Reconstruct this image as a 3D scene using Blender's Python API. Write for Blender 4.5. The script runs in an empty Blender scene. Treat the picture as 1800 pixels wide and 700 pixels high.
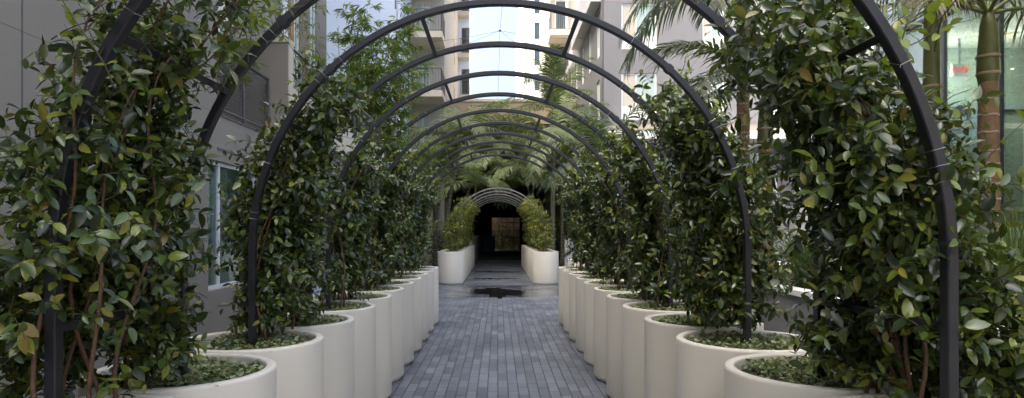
import bpy, math, random
import numpy as np
from mathutils import Vector
R = math.radians
sc = bpy.context.scene
COL = sc.collection

# ------------------------------------------------------------------ camera
cam_data = bpy.data.cameras.new('camera')
cam = bpy.data.objects.new('camera', cam_data); COL.objects.link(cam)
cam.location = (0, 0, 1.62); cam.rotation_euler = (R(90), 0, 0)
cam_data.sensor_width = 36; cam_data.lens = 23.0
cam_data.shift_x = 25/1800; cam_data.shift_y = 56/1800
cam_data.clip_start = 0.05; cam_data.clip_end = 2000
sc.camera = cam

# ------------------------------------------------------------------ light
SUN_EL, SUN_AZ = 54, 250          # azimuth clockwise from +Y (the way the camera looks)
w = bpy.data.worlds.new('World'); sc.world = w; w.use_nodes = True
wn = w.node_tree; bg = wn.nodes['Background']
sky = wn.nodes.new('ShaderNodeTexSky'); sky.sky_type = 'NISHITA'; sky.sun_disc = False
sky.sun_elevation = R(SUN_EL); sky.sun_rotation = R(SUN_AZ)
sky.air_density = 0.4; sky.dust_density = 10.0; sky.ozone_density = 5.0
hz = wn.nodes.new('ShaderNodeHueSaturation'); hz.inputs['Saturation'].default_value = 1.1
hm = wn.nodes.new('ShaderNodeMix'); hm.data_type = 'RGBA'; hm.blend_type = 'MULTIPLY'; hm.inputs[0].default_value = 1; hm.inputs[7].default_value = (1.085, 1.03, .845, 1)
wn.links.new(sky.outputs[0], hz.inputs['Color']); wn.links.new(hz.outputs[0], hm.inputs[6]); wn.links.new(hm.outputs[2], bg.inputs[0]); bg.inputs[1].default_value = 0.15
sd = bpy.data.lights.new('sun', 'SUN'); so = bpy.data.objects.new('sun', sd); COL.objects.link(so)
sd.energy = 2.4; sd.angle = R(0.5); sd.color = (1.0, 0.93, 0.82)
sun_to = Vector((math.sin(R(SUN_AZ))*math.cos(R(SUN_EL)), math.cos(R(SUN_AZ))*math.cos(R(SUN_EL)), math.sin(R(SUN_EL))))
so.rotation_euler = (-sun_to).to_track_quat('-Z', 'Y').to_euler(); so.location = sun_to*60
vs = sc.view_settings; vs.view_transform = 'Standard'; vs.look = 'None'; vs.gamma = 1; vs.use_curve_mapping = False
vs.exposure = 2.98

# ------------------------------------------------------------------ materials
def base_mat(name):
    m = bpy.data.materials.new(name); m.use_nodes = True
    return m, m.node_tree, m.node_tree.nodes['Principled BSDF']
def N(t, kind, **kw):
    n = t.nodes.new('ShaderNode'+kind)
    for k, v in kw.items(): setattr(n, k, v)
    return n
def surf(name, col, rough=0.7, var=0.12, scale=1.3, bump=0.15, bscale=60, metal=0.0, spec=0.5, streak=False):
    """painted / plastered surface with blotches and a fine grain"""
    m, t, p = base_mat(name)
    tc = N(t, 'TexCoord'); n1 = N(t, 'TexNoise'); n1.inputs['Scale'].default_value = scale; n1.inputs['Detail'].default_value = 6
    src = tc.outputs['Object']
    if streak:
        mp = N(t, 'Mapping'); mp.inputs['Scale'].default_value = (1, 1, 0.18); t.links.new(src, mp.inputs[0]); t.links.new(mp.outputs[0], n1.inputs[0])
    else: t.links.new(src, n1.inputs[0])
    mr = N(t, 'MapRange'); mr.inputs[1].default_value = .25; mr.inputs[2].default_value = .75
    mr.inputs[3].default_value = 1-var; mr.inputs[4].default_value = 1+var
    t.links.new(n1.outputs[0], mr.inputs[0])
    mx = N(t, 'Mix', data_type='RGBA', blend_type='MULTIPLY'); mx.inputs[0].default_value = 1
    mx.inputs[6].default_value = (*col, 1); t.links.new(mr.outputs[0], mx.inputs[7]); t.links.new(mx.outputs[2], p.inputs['Base Color'])
    n2 = N(t, 'TexNoise'); n2.inputs['Scale'].default_value = bscale; n2.inputs['Detail'].default_value = 3; t.links.new(src, n2.inputs[0])
    if bump:
        b = N(t, 'Bump'); b.inputs['Strength'].default_value = bump; b.inputs['Distance'].default_value = 0.01
        t.links.new(n2.outputs[0], b.inputs['Height']); t.links.new(b.outputs[0], p.inputs['Normal'])
    r2 = N(t, 'MapRange'); r2.inputs[3].default_value = max(.02, rough-.1); r2.inputs[4].default_value = min(1, rough+.1)
    t.links.new(n1.outputs[0], r2.inputs[0]); t.links.new(r2.outputs[0], p.inputs['Roughness'])
    p.inputs['Metallic'].default_value = metal; p.inputs['Specular IOR Level'].default_value = spec
    return m
def vary(m, amt):
    t = m.node_tree; p = t.nodes['Principled BSDF']; l = p.inputs['Base Color'].links[0]; src = l.from_socket
    oi = N(t, 'ObjectInfo'); mr = N(t, 'MapRange'); mr.inputs[3].default_value = 1-amt; mr.inputs[4].default_value = 1+amt*.3
    mx = N(t, 'Mix', data_type='RGBA', blend_type='MULTIPLY'); mx.inputs[0].default_value = 1
    t.links.new(oi.outputs['Random'], mr.inputs[0]); t.links.new(src, mx.inputs[6]); t.links.new(mr.outputs[0], mx.inputs[7]); t.links.new(mx.outputs[2], p.inputs['Base Color'])
    return m
def leafmat(name, stops, rough=0.4, trans=0.3, tcol=(.16, .26, .03), spec=.5):
    m, t, p = base_mat(name)
    g = N(t, 'NewGeometry'); cr = N(t, 'ValToRGB'); e = cr.color_ramp.elements
    e[0].position, e[0].color = stops[0][0], (*stops[0][1], 1); e[1].position, e[1].color = stops[1][0], (*stops[1][1], 1)
    for pos, c in stops[2:]:
        x = e.new(pos); x.color = (*c, 1)
    t.links.new(g.outputs['Random Per Island'], cr.inputs[0]); t.links.new(cr.outputs[0], p.inputs['Base Color'])
    mr = N(t, 'MapRange'); mr.inputs[3].default_value = rough-.1; mr.inputs[4].default_value = rough+.18
    wn_ = N(t, 'TexWhiteNoise', noise_dimensions='1D'); t.links.new(g.outputs['Random Per Island'], wn_.inputs['W'])
    t.links.new(wn_.outputs[0], mr.inputs[0]); t.links.new(mr.outputs[0], p.inputs['Roughness'])
    p.inputs['Specular IOR Level'].default_value = spec
    tr = N(t, 'BsdfTranslucent'); hs = N(t, 'Mix', data_type='RGBA', blend_type='MIX'); hs.inputs[0].default_value = .55
    hs.inputs[7].default_value = (*tcol, 1); t.links.new(cr.outputs[0], hs.inputs[6]); t.links.new(hs.outputs[2], tr.inputs[0])
    ms = N(t, 'MixShader'); ms.inputs[0].default_value = trans
    t.links.new(p.outputs[0], ms.inputs[1]); t.links.new(tr.outputs[0], ms.inputs[2])
    t.links.new(ms.outputs[0], t.nodes['Material Output'].inputs[0])
    return m
def glassmat(name, col, rough=.03, alpha=1.0, spec=.8):
    m, t, p = base_mat(name)
    p.inputs['Base Color'].default_value = (*col, 1); p.inputs['Roughness'].default_value = rough; p.inputs['Specular IOR Level'].default_value = spec
    if alpha < 1:
        gl = N(t, 'BsdfGlossy'); gl.inputs['Roughness'].default_value = .01
        tp = N(t, 'BsdfTransparent'); tp.inputs[0].default_value = (*col, 1)
        lw = N(t, 'LayerWeight'); lw.inputs[0].default_value = .25
        ms = N(t, 'MixShader'); mu = N(t, 'Math', operation='MULTIPLY_ADD'); mu.inputs[1].default_value = .6; mu.inputs[2].default_value = .06
        t.links.new(lw.outputs['Fresnel'], mu.inputs[0]); t.links.new(mu.outputs[0], ms.inputs[0])
        t.links.new(tp.outputs[0], ms.inputs[1]); t.links.new(gl.outputs[0], ms.inputs[2]); t.links.new(ms.outputs[0], t.nodes['Material Output'].inputs[0])
    return m
def emit(name, col, s):
    m, t, p = base_mat(name); p.inputs['Base Color'].default_value = (*col, 1)
    p.inputs['Emission Color'].default_value = (*col, 1); p.inputs['Emission Strength'].default_value = s
    return m
def pavers(name='pavers', dark=1.0, gloss=0):
    m, t, p = base_mat(name)
    tc = N(t, 'TexCoord'); sx = N(t, 'SeparateXYZ'); cx = N(t, 'CombineXYZ')
    t.links.new(tc.outputs['Object'], sx.inputs[0]); t.links.new(sx.outputs[1], cx.inputs[0]); t.links.new(sx.outputs[0], cx.inputs[1])
    b = N(t, 'TexBrick'); b.offset = .5; b.offset_frequency = 2
    for k, v in (('Scale', 1), ('Mortar Size', .0065), ('Mortar Smooth', .35), ('Bias', 0), ('Brick Width', .33), ('Row Height', .104)): b.inputs[k].default_value = v
    b.inputs['Color1'].default_value = (.075, .084, .108, 1); b.inputs['Color2'].default_value = (.155, .170, .207, 1); b.inputs['Mortar'].default_value = (.022, .023, .028, 1)
    t.links.new(cx.outputs[0], b.inputs['Vector'])
    n1 = N(t, 'TexNoise'); n1.inputs['Scale'].default_value = .9; n1.inputs['Detail'].default_value = 8; t.links.new(tc.outputs['Object'], n1.inputs[0])
    n2 = N(t, 'TexNoise'); n2.inputs['Scale'].default_value = 45; n2.inputs['Detail'].default_value = 4; t.links.new(tc.outputs['Object'], n2.inputs[0])
    mr = N(t, 'MapRange'); mr.inputs[1].default_value = .3; mr.inputs[2].default_value = .7; mr.inputs[3].default_value = .72*dark; mr.inputs[4].default_value = 1.25*dark; t.links.new(n1.outputs[0], mr.inputs[0])
    mr2 = N(t, 'MapRange'); mr2.inputs[3].default_value = .75; mr2.inputs[4].default_value = 1.25; t.links.new(n2.outputs[0], mr2.inputs[0])
    mu = N(t, 'Math', operation='MULTIPLY'); t.links.new(mr.outputs[0], mu.inputs[0]); t.links.new(mr2.outputs[0], mu.inputs[1])
    mx = N(t, 'Mix', data_type='RGBA', blend_type='MULTIPLY'); mx.inputs[0].default_value = 1
    t.links.new(b.outputs[0], mx.inputs[6]); t.links.new(mu.outputs[0], mx.inputs[7]); t.links.new(mx.outputs[2], p.inputs['Base Color'])
    r = N(t, 'MapRange'); r.inputs[1].default_value = .3; r.inputs[2].default_value = .7; r.inputs[3].default_value = .52; r.inputs[4].default_value = .3
    if gloss: r.inputs[3].default_value, r.inputs[4].default_value = gloss*2, gloss*.6
    t.links.new(n1.outputs[0], r.inputs[0]); t.links.new(r.outputs[0], p.inputs['Roughness'])
    h = N(t, 'Math', operation='MULTIPLY_ADD'); h.inputs[1].default_value = -1.0; t.links.new(b.outputs['Fac'], h.inputs[0])
    sm = N(t, 'Math', operation='MULTIPLY'); sm.inputs[1].default_value = .35; t.links.new(n2.outputs[0], sm.inputs[0]); t.links.new(sm.outputs[0], h.inputs[2])
    bp = N(t, 'Bump'); bp.inputs['Strength'].default_value = .5; bp.inputs['Distance'].default_value = .004
    t.links.new(h.outputs[0], bp.inputs['Height']); t.links.new(bp.outputs[0], p.inputs['Normal'])
    p.inputs['Specular IOR Level'].default_value = .5
    return m

M = dict(
    pavers=pavers(),
    asphalt=surf('asphalt', (.06, .06, .065), .85, .2, 2, .3, 90),
    puddle=surf('puddle_water', (.012, .012, .014), .1, .1, 3, 0, spec=.6),
    damp=pavers('damp_paving', .62, .16),
    pot=vary(surf('pot_fibreglass', (.78, .73, .635), .5, .06, 2.2, .06, 220, streak=True), .09),
    soil=surf('soil', (.035, .022, .014), .95, .4, 30, 1.0, 80),
    steel_pale=surf('pale_grey_steel', (.21, .20, .19), .5, .2, 8, .05, 120),  # paler grey than the near frames
    steel=surf('black_steel', (.018, .0185, .024), .42, .2, 8, .08, 120, spec=.5),
    wire=surf('tie_wire', (.35, .36, .36), .35, .1, 5, 0, metal=.9),
    bark=surf('vine_bark', (.12, .062, .036), .8, .4, 25, .6, 90),
    twig=surf('vine_twig', (.075, .07, .025), .7, .3, 25, .2, 90),
    stucco=surf('grey_stucco', (.29, .256, .21), .85, .12, .8, .4, 130, streak=True),
    stucco_cool=surf('cool_grey_stucco', (.205, .202, .21), .85, .09, .7, .35, 130, streak=True),
    stucco_dark=surf('dark_stucco', (.19, .185, .19), .85, .08, .7, .35, 130),
    stucco_white=surf('lilac_white_stucco', (.55, .54, .57), .8, .06, .8, .2, 130),
    joint=surf('joint_seal', (.12, .11, .11), .8, .1, 3, 0),
    cream=surf('cream_paint', (.62, .54, .43), .75, .06, .8, .15, 120),
    beige=surf('beige_render', (.47, .43, .365), .8, .07, .5, .2, 60),
    bluewhite=surf('blue_white_panel', (.60, .69, .84), .5, .05, .3, .05, 60),
    pale_grey=surf('pale_grey_render', (.46, .48, .52), .7, .06, .3, .1, 60),
    white=surf('white_paint', (.74, .74, .73), .55, .05, 1, .05, 90),
    tan=surf('tan_render', (.42, .32, .21), .85, .15, .8, .3, 60),
    tan_dappled=surf('dappled_tan_render', (.40, .31, .20), .9, .75, 1.6, .4, 40),  # strong blotches paint dappled light and shadow onto the wall
    charcoal=surf('charcoal_and_shade', (.036, .034, .033), .8, .2, 1, .1, 60),
    railing=surf('bronze_railing', (.11, .10, .10), .5, .15, 4, 0),
    alu=surf('grey_aluminium', (.10, .105, .12), .45, .1, 4, 0),
    frame_white=surf('white_window_frame', (.78, .78, .76), .45, .04, 4, 0),
    blind=surf('window_blind', (.48, .44, .38), .8, .06, 6, .1, 60),
    glass_dark=glassmat('dark_window_glass', (.02, .035, .04), .04),
    glass_pale=glassmat('pale_window_glass', (.36, .45, .42), .06),
    glass_teal=glassmat('teal_glass', (.72, .84, .82), alpha=.5),
    teal_panel=surf('teal_interior', (.36, .43, .40), .6, .1, 2, 0),
    blue_panel=surf('pale_blue_glazing', (.36, .46, .52), .15, .06, .8, 0, spec=.7),
    blue=surf('blue_box_paint', (.04, .09, .17), .6, .15, 3, .1),
    exit_red=emit('exit_red', (.8, .07, .05), .35),
    exit_face=surf('exit_plate', (.45, .5, .47), .5, .05, 5, 0),
    lamp=emit('lamp_glow', (1.0, .55, .18), .3),
    palm_trunk=surf('palm_trunk', (.17, .105, .055), .85, .35, 9, .5, 60),
    palm_bark_grey=surf('grey_palm_bark', (.10, .10, .055), .85, .35, 9, .5, 60),
    palm_ring=surf('palm_ring', (.30, .22, .16), .85, .25, 15, .3, 60),
    crownshaft=surf('palm_crownshaft', (.105, .112, .03), .45, .3, 5, .1, 60),
    culm=surf('bamboo_culm', (.42, .21, .045), .5, .3, 6, .05, 60),
    rachis=surf('frond_rachis', (.11, .13, .03), .5, .2, 6, 0),
    leaf=leafmat('vine_leaf', [(0, (.011, .023, .008)), (.3, (.031, .057, .014)), (.55, (.064, .106, .021)), (.76, (.105, .16, .026)), (.9, (.2, .25, .03)), (.988, (.26, .22, .035)), (1, (.2, .11, .03))], .26, .2, tcol=(.16, .22, .015), spec=.9),
    leaf_new=leafmat('new_shoot_leaf', [(0, (.09, .15, .022)), (.5, (.17, .25, .028)), (.85, (.28, .35, .035)), (1, (.33, .27, .04))], .32, .35, tcol=(.28, .36, .02), spec=.7),
    leaf_far_sunlit=leafmat('sunlit_vine_leaf', [(0, (.04, .06, .018)), (.4, (.085, .125, .03)), (.75, (.17, .20, .04)), (.92, (.44, .40, .05)), (1, (.5, .42, .06))], .45, .35, tcol=(.3, .32, .03)),  # yellow stops paint sunlight into the far foliage
    cover=leafmat('cover_leaf', [(0, (.08, .12, .045)), (.4, (.22, .28, .12)), (.8, (.38, .43, .23)), (1, (.3, .22, .09))], .5, .2),
    palm=leafmat('palm_leaf', [(0, (.045, .07, .026)), (.5, (.095, .13, .045)), (.9, (.17, .2, .075)), (1, (.25, .21, .10))], .45, .25),
    palm_light=leafmat('pale_palm_leaf', [(0, (.09, .13, .05)), (.5, (.17, .22, .085)), (.9, (.26, .30, .12)), (1, (.3, .26, .14))], .42, .3),
    palm_dark=leafmat('dark_palm_leaf', [(0, (.012, .022, .012)), (.6, (.026, .045, .02)), (1, (.07, .08, .035))], .42, .2),
    palm_dry=leafmat('olive_palm_leaf', [(0, (.07, .065, .03)), (.6, (.12, .115, .05)), (1, (.17, .14, .07))], .45, .25),
    bamboo=leafmat('bamboo_leaf', [(0, (.05, .095, .02)), (.5, (.125, .195, .035)), (.9, (.25, .33, .05)), (1, (.3, .33, .06))], .45, .4, tcol=(.2, .3, .04)),
    grass=leafmat('grass_blade', [(0, (.03, .07, .02)), (.6, (.07, .12, .03)), (1, (.16, .17, .06))], .5, .3),
    lime=leafmat('lime_leaf', [(0, (.12, .18, .02)), (.6, (.24, .28, .03)), (1, (.3, .28, .05))], .45, .35),
)

# ------------------------------------------------------------------ mesh helpers
class MB:
    def __init__(s): s.v = []; s.f = []; s.mi = []; s.n = 0
    def add(s, verts, faces, mi=0):
        o = s.n; s.v.extend([tuple(map(float, q)) for q in verts]); s.n += len(verts)
        for f in faces: s.f.append(tuple(i+o for i in f)); s.mi.append(mi)
    def box(s, x0, x1, y0, y1, z0, z1, mi=0):
        v = [(x, y, z) for z in (z0, z1) for y in (y0, y1) for x in (x0, x1)]
        s.add(v, [(0, 2, 3, 1), (4, 5, 7, 6), (0, 1, 5, 4), (2, 6, 7, 3), (0, 4, 6, 2), (1, 3, 7, 5)], mi)
    def tube(s, path, r, sides=6, mi=0, cap=True):
        P = [Vector(p) for p in path]; n = len(P); rr = r if hasattr(r, '__len__') else [r]*n
        vs_, up = [], Vector((.31, .17, .93))
        for i in range(n):
            d = (P[min(i+1, n-1)]-P[max(i-1, 0)])
            if d.length < 1e-9: d = Vector((0, 0, 1))
            d.normalize()
            a = d.cross(up)
            if a.length < .05: a = d.cross(Vector((1, 0, 0)))
            a.normalize(); b = d.cross(a); up = a.cross(d)
            for k in range(sides):
                t = 2*math.pi*k/sides; vs_.append(P[i]+a*(math.cos(t)*rr[i])+b*(math.sin(t)*rr[i]))
        fs = [(i*sides+k, i*sides+(k+1) % sides, (i+1)*sides+(k+1) % sides, (i+1)*sides+k) for i in range(n-1) for k in range(sides)]
        if cap: fs += [tuple(range(sides))[::-1], tuple((n-1)*sides+k for k in range(sides))]
        s.add(vs_, fs, mi)
    def lathe(s, prof, seg=48, cx=0, cy=0, mi=0):
        vs_ = [(cx+r*math.cos(2*math.pi*k/seg), cy+r*math.sin(2*math.pi*k/seg), z) for r, z in prof for k in range(seg)]
        fs = [(i*seg+k, i*seg+(k+1) % seg, (i+1)*seg+(k+1) % seg, (i+1)*seg+k) for i in range(len(prof)-1) for k in range(seg)]
        s.add(vs_, fs, mi)
    def quad(s, a, b, c, d, mi=0): s.add([a, b, c, d], [(0, 1, 2, 3)], mi)
    def sweep(s, stations, prof, mi=0):
        """stations: (origin, e1, e2); prof: list of (a,b)"""
        n = len(prof); vs_ = [o+e1*a+e2*b for o, e1, e2 in stations for a, b in prof]
        fs = [(i*n+k, i*n+(k+1) % n, (i+1)*n+(k+1) % n, (i+1)*n+k) for i in range(len(stations)-1) for k in range(n)]
        fs += [tuple(range(n))[::-1], tuple((len(stations)-1)*n+k for k in range(n))]
        s.add(vs_, fs, mi)
def root_of(o):
    while o.parent: o = o.parent
    return o
def link(name, me, mats, parent, smooth):
    for m in (mats if isinstance(mats, (list, tuple)) else [mats]): me.materials.append(M[m])
    if smooth: me.polygons.foreach_set('use_smooth', [True]*len(me.polygons))
    o = bpy.data.objects.new(name, me); COL.objects.link(o)
    if parent: o.parent = parent
    return o
def obj(name, mb, mats, parent=None, smooth=False, world=False, sharp=None):
    v = mb.v
    if world and parent is not None:
        l = root_of(parent).location; v = [(a-l.x, b-l.y, c-l.z) for a, b, c in v]
    me = bpy.data.meshes.new(name); me.from_pydata(v, [], mb.f)
    me.polygons.foreach_set('material_index', mb.mi)
    o = link(name, me, mats, parent, smooth); me.update()
    if sharp: me.set_sharp_from_angle(angle=R(sharp))
    return o
def npobj(name, V, F4, mats, parent=None, smooth=True):
    """numpy verts and a list of (k, faces array)"""
    me = bpy.data.meshes.new(name)
    loops = np.concatenate([f.reshape(-1) for f in F4]).astype(np.int32)
    tot = np.concatenate([np.full(len(f), f.shape[1]) for f in F4]).astype(np.int32)
    st = np.concatenate([[0], np.cumsum(tot)[:-1]]).astype(np.int32)
    me.vertices.add(len(V)); me.vertices.foreach_set('co', V.astype(np.float32).reshape(-1))
    me.loops.add(len(loops)); me.loops.foreach_set('vertex_index', loops)
    me.polygons.add(len(tot)); me.polygons.foreach_set('loop_start', st); me.polygons.foreach_set('loop_total', tot)
    me.update(calc_edges=True); me.validate()
    return link(name, me, mats, parent, smooth)
def tag(o, label, cat, group=None, kind=None):
    o['label'] = label; o['category'] = cat
    if group: o['group'] = group
    if kind: o['kind'] = kind
    return o
def thing(name, label, cat, loc=(0, 0, 0), group=None):
    o = bpy.data.objects.new(name, None); COL.objects.link(o); o.location = loc; o.empty_display_size = .2
    return tag(o, label, cat, group)
def struct(name, mb, mat, label=None):
    o = obj(name, mb, mat); o['kind'] = 'structure'; o['label'] = label or name.replace('_', ' '); return o
def dup(root, loc, label, group=None, scale=None, rz=None, lean=0):
    r = root.copy(); COL.objects.link(r); r.location = loc; r['label'] = label
    if group: r['group'] = group
    if scale: r.scale = scale
    if lean: r.rotation_euler.z = lean
    if rz is not None: r.rotation_euler.z = rz
    for ch in list(root.children):
        c = ch.copy(); COL.objects.link(c); c.parent = r
        for g in list(ch.children):
            d = g.copy(); COL.objects.link(d); d.parent = c
    return r
def unit(a): return a/np.maximum(np.linalg.norm(a, axis=-1, keepdims=True), 1e-9)

def leaves(P, D, Nn, L, W, detail=2, fold=.15, curl=.2):
    """leaf blades: returns V, [faces]"""
    D = unit(D); Nn = unit(Nn-D*np.sum(Nn*D, 1, keepdims=True)); S = np.cross(D, Nn); n = len(P)
    L = np.broadcast_to(np.asarray(L, float), (n,))[:, None]; W = np.broadcast_to(np.asarray(W, float), (n,))[:, None]
    def pt(t, sgn, wf, up): return P+D*(L*t)+S*(W*wf*sgn)+Nn*(W*fold*up-L*curl*t*t)
    if detail == 2:
        rows = ((.2, .38), (.48, .5), (.78, .33)); col = [pt(0, 0, 0, 0)]
        for tt, wf in rows: col += [pt(tt, -1, wf, 2*wf), pt(tt, 0, 0, 0), pt(tt, 1, wf, 2*wf)]
        V = np.stack(col+[pt(1, 0, 0, 0)], 1); o = (np.arange(n)*11)[:, None]
        T = np.concatenate([o+np.array([q]) for q in ((0, 2, 1), (0, 3, 2), (7, 8, 10), (8, 9, 10))])
        Q = np.concatenate([o+np.array([q]) for q in ((1, 2, 5, 4), (2, 3, 6, 5), (4, 5, 8, 7), (5, 6, 9, 8))])
        return V.reshape(-1, 3), [T, Q]
    V = np.stack([pt(0, 0, 0, 0), pt(.42, -1, .5, 1), pt(1, 0, 0, 0), pt(.42, 1, .5, 1)], 1)
    o = (np.arange(n)*4)[:, None]
    return V.reshape(-1, 3), [np.concatenate([o+np.array([(0, 2, 1)]), o+np.array([(0, 3, 2)])])]

# ------------------------------------------------------------------ ground
CX = 0.012                       # the tunnel's middle line
b = MB(); b.box(-400, 400, -60, 900, -.3, -.012); struct('ground', b, 'asphalt', 'dark ground around the buildings')
b = MB(); b.box(-3.2, 5.5, -8, 36, -.2, 0); struct('paved_path', b, 'pavers', 'blue grey paver path running under the arches')
b = MB(); b.box(-2.5, 4.05, 36, 54, -.2, .002); struct('passage_floor', b, 'asphalt', 'dark floor of the covered passage')
def puddle(name, x0, x1, y0, y1, seed, mat, label, z=.004):
    """a puddle whose edge steps along the paver joints"""
    rg = random.Random(seed); m = MB(); w_ = .104; k0, k1 = int(x0/w_), int(x1/w_); wob = rg.uniform(0, 6)
    for k in range(k0, k1):
        u = (k-k0+.5)/(k1-k0); env = math.sin(math.pi*u)**.45; mid = (y0+y1)/2+.10*(y1-y0)*math.sin(u*5+wob); h = (y1-y0)/2*env
        a = mid-h*(.75+.25*math.sin(u*13+wob))-rg.choice([0, .21, .42])*.5; c = mid+h*(.8+.2*math.sin(u*9+2+wob))+rg.choice([0, .21])*.5
        m.box(k*w_, (k+1)*w_, a, c, .0005, z)
    return struct(name, m, mat, label)
b = MB(); b.box(-1.3, 2.9, 15.9, 19.4, .0003, .0022); struct('wet_paving', b, 'damp', 'wet sheen of paving around the puddle')
puddle('puddle', -.80, .78, 16.0, 18.7, 3, 'puddle', 'dark water puddle between the two arch tunnels')
puddle('puddle', -.9, .9, 22.0, 22.3, 5, 'puddle', 'thin dark puddle line inside the far tunnel')
puddle('puddle', -.95, 1.0, 25.6, 26.1, 8, 'puddle', 'second thin puddle line inside the far tunnel')

# ------------------------------------------------------------------ planters, ground cover
rng = np.random.default_rng(7)
ROW_N = [2.15+.84*i for i in range(12)]; ROW_A = [2.075+.84*i for i in range(12)]; ROW_F = [20.1+.84*i for i in range(12)]
ORD = ['nearest', 'second', 'third', 'fourth', 'fifth', 'sixth', 'seventh', 'eighth', 'ninth', 'tenth', 'eleventh', 'twelfth']
PX = 1.45
def make_planter(loc, label, group):
    t = thing('round_planter', label, 'planter', loc, group)
    m = MB()
    prof = [(.30, .004), (.372, .004), (.374, .026), (.392, .028), (.400, .034), (.404, .046), (.405, .4), (.405, .972), (.4035, .980), (.400, .986), (.395, .9885),
            (.366, .9885), (.361, .986), (.358, .980), (.357, .972), (.355, .85)]
    m.lathe(prof, 72); obj('pot_shell', m, 'pot', t, True, sharp=40)
    m = MB(); m.lathe([(.0, .945), (.15, .952), (.3, .94), (.356, .93)], 32); obj('soil', m, 'soil', t, True)
    return t
def cover_mesh(n, seed):
    g = np.random.default_rng(seed); r = .335*np.sqrt(g.random(n)); a = g.random(n)*6.283
    keep = (np.sin(a*2+seed)*.5+np.sin(r*22+a*3)*.5) > -.55
    r, a = r[keep], a[keep]; k = len(r)
    P = np.stack([r*np.cos(a), r*np.sin(a), .950+g.random(k)**1.5*.05*(1-.4*r/.33)], 1)
    D = np.stack([np.cos(a+g.normal(0, 1.2, k)), np.sin(a+g.normal(0, 1.2, k)), g.normal(.1, .35, k)], 1)
    Nn = np.stack([g.normal(0, .55, k), g.normal(0, .55, k), np.ones(k)], 1)
    L = g.uniform(.016, .031, k)
    return leaves(P, D, Nn, L, L*.9, 2, .12, .15)
proto_cover = []
def place_cover(x, y, k, label, group):
    if len(proto_cover) <= k:
        V, F = cover_mesh(1900, 11+k); o = npobj('ground_cover', V, F, 'cover'); proto_cover.append(o)
    else:
        o = proto_cover[k].copy(); COL.objects.link(o)
    o.location = (x, y, 0); o.rotation_euler.z = random.Random(label).uniform(0, 6.28)
    tag(o, label, 'ground cover', group, 'stuff')
first = None
for row, rowname, ys in (('near', 'near', ROW_N), ('far', 'far', ROW_F)):
    for sgn, side in ((-1, 'left'), (1, 'right')):
        for i, y in enumerate(ys):
            lab = f'white round planter, {ORD[i]} from the camera in the {side} row of the {rowname} tunnel'
            grp = f'white round planters of the {rowname} tunnel'
            loc = (CX+sgn*PX, y, 0)
            if first is None: first = make_planter(loc, lab, grp)
            else: dup(first, loc, lab, grp, rz=random.Random(i*7+sgn).uniform(0, 6))
            place_cover(loc[0], y, (i*2+(sgn > 0)) % 4 if row == 'near' else 3, f'low green ground cover in the {ORD[i]} {side} planter of the {rowname} tunnel', 'ground cover in the round planters')
dup(first, (1.95, 14.4, 0), 'white round planter standing apart just past the near right row', 'white round planters of the near tunnel')

# ------------------------------------------------------------------ arch frames
RA, ZS = 1.42, 1.51
def arch_pos(th): return Vector((RA*math.cos(th), 0, ZS+RA*math.sin(th))), Vector((math.cos(th), 0, math.sin(th)))
def arch_tube(m, y, hw=.018, hd=.022):
    c = .004; prof = [(-hw+c, -hd), (hw-c, -hd), (hw, -hd+c), (hw, hd-c), (hw-c, hd), (-hw+c, hd), (-hw, hd-c), (-hw, -hd+c)]
    st = []
    e2 = Vector((0, 1, 0))
    for z in (.90, 1.2): st.append((Vector((RA, y, z)), Vector((1, 0, 0)), e2))
    for k in range(73):
        p, n = arch_pos(math.pi*k/72); st.append((Vector((p.x, y, p.z)), n, e2))
    for z in (1.2, .90): st.append((Vector((-RA, y, z)), Vector((-1, 0, 0)), e2))
    m.sweep(st, prof)
RUNGS = [R(31), R(71.5), R(108.5), R(149)]
def make_frame(loc, gap, label, group, wires=True, mat='steel'):
    t = thing('arch_frame', label, 'garden arch', loc, group)
    for y in (0, gap):
        m = MB(); arch_tube(m, y, *((.018, .022) if mat == 'steel' else (.019, .022))); obj('arch_tube', m, mat, t)
    for th in RUNGS:
        m = MB(); p, n = arch_pos(th); tn = Vector((-n.z, 0, n.x)); q = p-n*.004
        m.sweep([(Vector((q.x, .0225, q.z)), n, tn), (Vector((q.x, gap-.0225, q.z)), n, tn)], [(-.013, -.013), (.013, -.013), (.013, .013), (-.013, .013)])
        obj('rung', m, mat, t)
    for x in (-RA, RA):
        m = MB(); m.box(x-.013, x+.013, .0225, gap-.0225, 1.295, 1.325); obj('rung', m, mat, t)
    if wires:
        for y in (0, gap):
            for th in (R(47), R(133)):
                m = MB(); st = []
                for da in (-.012, 0, .012):
                    p, n = arch_pos(th+da); st.append((Vector((p.x, y, p.z)), n, Vector((0, 1, 0))))
                m.sweep(st, [(-.0215, -.0255), (.0215, -.0255), (.0215, .0255), (-.0215, .0255)]); obj('joint_sleeve', m, mat, t)
        rg = random.Random(label)
        for y in (0, gap):
            for k in range(9):
                th = rg.choice([rg.uniform(0, 1.1), math.pi-rg.uniform(0, 1.1)]); p, n = arch_pos(th); tn = Vector((-n.z, 0, n.x))
                m = MB(); sk = rg.uniform(-.02, .02)
                pts = [Vector((p.x, y, p.z))+n*(a*.0205)+Vector((0, bb*.0245, 0))+tn*(sk*bb) for a, bb in ((-1, -1), (1, -1), (1, 1), (-1, 1), (-1, -1), (-1.6, -1.5))]
                m.tube(pts, .0015, 4); obj('tie_wire', m, 'wire', t)
    return t
FR = ['nearest', 'second', 'third', 'fourth', 'fifth', 'sixth']
for k in range(6):
    make_frame((CX, ROW_A[2*k], 0), .84, f'black steel double arch, {FR[k]} from the camera in the near tunnel', 'arch frames of the near tunnel', k < 3)
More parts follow.
